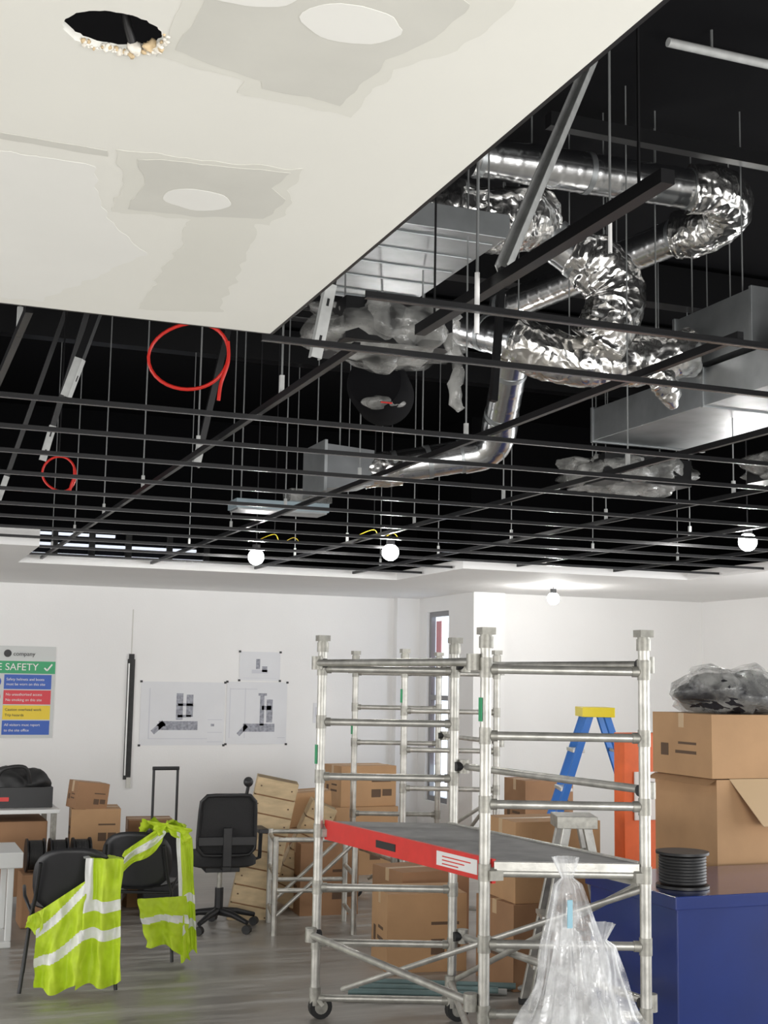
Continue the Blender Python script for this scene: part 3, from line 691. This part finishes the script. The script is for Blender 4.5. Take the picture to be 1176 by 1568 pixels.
def visitor_chair(x,y,rot):
    b=MB(); M=RZ(x,y,0,rot);V=lambda *p:M@Vector(p)
    def shell(c,w,h,tiltf,dep):
        vs=[];n=28
        for layer in (0,1):
            for ring in range(0,7):
                s=ring/6
                for k in range(n):
                    a=2*math.pi*k/n;cc,ss=math.cos(a),math.sin(a);q=(abs(cc)**2.8+abs(ss)**2.8)**(-1/2.8)
                    u=cc*q*s;v=ss*q*s
                    vs.append(V(*tiltf(c,u*w/2,v*h/2,dep*(u*u)+(.012 if layer else 0))))
        fs=[]
        for layer in (0,1):
            o=layer*7*n
            for r in range(6):
                for k in range(n): fs.append((o+r*n+k,o+r*n+(k+1)%n,o+(r+1)*n+(k+1)%n,o+(r+1)*n+k))
        for k in range(n): fs.append((6*n+k,6*n+(k+1)%n,13*n+(k+1)%n,13*n+k))
        b.add(vs,fs,BLKP,True)
    shell((0,-.22,.60),.44,.36,lambda c,u,v,w_:(c[0]+u,c[1]-v*.18+w_,c[2]+v),.05)
    shell((0,0,.44),.44,.42,lambda c,u,v,w_:(c[0]+u,c[1]+v,c[2]+w_*.6-.01),.03)
    for s in (-1,1):
        b.tube([V(s*.26,-.27,0.005),V(s*.22,-.15,.40),V(s*.20,-.19,.50),V(s*.18,-.25,.70)],.011,BLKP,10)
        b.tube([V(s*.26,.26,0.005),V(s*.22,.16,.41),V(s*.21,-.15,.41)],.011,BLKP,10)
        b.tube([V(s*.22,-.15,.42),V(s*.26,-.1,.5),V(s*.27,.05,.53),V(s*.27,.15,.5)],.010,BLKP,8)
    b.cyl(V(-.22,.15,.41),V(.22,.15,.41),.010,BLKP,8); b.cyl(V(-.22,-.15,.40),V(.22,-.15,.40),.010,BLKP,8)
    return b.obj('visitor_chair')
visitor_chair(1.15,7.88,-8); visitor_chair(1.68,8.55,-22)

def cloth(b,P,bands,vbands,amp=.02,fold=3,nu=26,nv=40,nrm=(-.36,-.933,0),seed=0):
    TL,TR,BR,BL=[Vector(p) for p in P]; N=Vector(nrm); vs=[]
    for j in range(nv+1):
        v=j/nv
        for i in range(nu+1):
            u=i/nu
            l=TL.lerp(BL,v); r=TR.lerp(BR,v)
            wob=.08*noise.noise(Vector((v*4,seed*3,0)))
            p=l.lerp(r,u)+(r-l)*wob*(1 if u>.5 else -1)*abs(u-.5)*2
            p=p+N*(amp*(.3+v)*math.sin(u*fold*2*math.pi+seed+v*1.2)+amp*.8*noise.noise(Vector((u*3+seed,v*3,seed)))+amp*.6*noise.noise(Vector((u*9+seed,v*7,seed))))
            p.z+= .022*math.sin(u*6+seed)*v
            vs.append(p)
    o=len(b.v); b.v+=[tuple(p) for p in vs]; b.v+=[tuple(p-N*.004) for p in vs]
    W=nu+1; tot=W*(nv+1)
    for j in range(nv):
        for i in range(nu):
            u=(i+.5)/nu;v=(j+.5)/nv
            m=HIVIS
            for (a0,a1,sl) in bands:
                if a0<=v+sl*(u-.5)<=a1: m=SILV
            for (a0,a1,vm) in vbands:
                if a0<=u<=a1 and v<vm: m=SILV
            k=b.m(m); q=(j*W+i,j*W+i+1,(j+1)*W+i+1,(j+1)*W+i)
            b.f.append(tuple(o+x for x in q)); b.mi.append(k); b.sm.append(True)
            b.f.append(tuple(o+tot+x for x in reversed(q))); b.mi.append(k); b.sm.append(True)
b=MB()
cloth(b,[(1.18,7.56,.73),(1.36,7.49,.73),(1.38,7.47,.08),(1.15,7.52,.03)],[(.33,.42,0),(.56,.64,0)],[(0.0,.2,.33)],.026,2,seed=.5,nu=60,nv=90)
cloth(b,[(.93,7.62,.44),(1.19,7.55,.62),(1.17,7.50,.05),(.92,7.56,.03)],[(.12,.24,.22),(.54,.66,.15)],[],.030,2,seed=2,nu=60,nv=90)
cloth(b,[(1.17,7.57,.73),(1.37,7.50,.73),(1.33,7.72,.70),(1.15,7.75,.70)],[],[(0,.2,1)],.01,1,nrm=(0,0,1),seed=1,nv=12)
cloth(b,[(.88,7.62,.42),(.96,7.60,.46),(.96,7.60,.34),(.87,7.62,.34)],[],[],.010,1,seed=1,nv=10)
b.obj('hi_vis_vest')
b=MB()
cloth(b,[(1.50,8.20,.68),(1.74,8.10,.86),(1.72,8.12,.74),(1.48,8.22,.52)],[(.30,.65,-.05)],[],.015,2,seed=.2,nv=60,nu=60) if False else cloth(b,[(1.50,8.20,.68),(1.74,8.10,.86),(1.72,8.12,.74),(1.48,8.22,.52)],[(.30,.65,-.05)],[],amp=.018,fold=2,seed=.2,nv=60,nu=60)
cloth(b,[(1.60,8.20,.87),(1.86,8.10,.84),(1.88,8.26,.78),(1.62,8.38,.80)],[],[],.035,2.5,nrm=(0,0,1),seed=3,nv=20)
cloth(b,[(1.62,8.12,.87),(1.88,8.08,.82),(1.88,8.10,.74),(1.70,8.13,.78)],[],[],.025,2.5,seed=6,nv=20)
cloth(b,[(1.80,8.12,.80),(1.90,8.12,.76),(1.96,8.12,.08),(1.84,8.06,.04)],[(.50,.58,0),(.72,.80,0)],[(0,.25,.5)],.022,1.5,seed=4)
cloth(b,[(1.58,8.14,.40),(1.86,8.06,.42),(1.90,8.05,.06),(1.64,8.12,.14)],[(.35,.48,.1)],[],.022,2,seed=5,nv=50,nu=50)
b.obj('hi_vis_vest')
b=MB()
for k in range(7): b.cyl((2.50+.05*k,6.98+.05*k,.02+.02*(k%2)),(3.15+.07*k,6.72+.03*k,.02+.02*(k%2)),.018,TEAL if k%2 else STRUT,10)
b.obj('loose_conduit_lengths')
b=MB(); b.tube(smooth_path([(1.9,6.2,.006),(2.3,6.0,.006),(2.6,6.3,.006),(3.2,6.1,.006),(3.3,5.6,.006)],12),.006,BLKP,8); b.obj('trailing_cable')
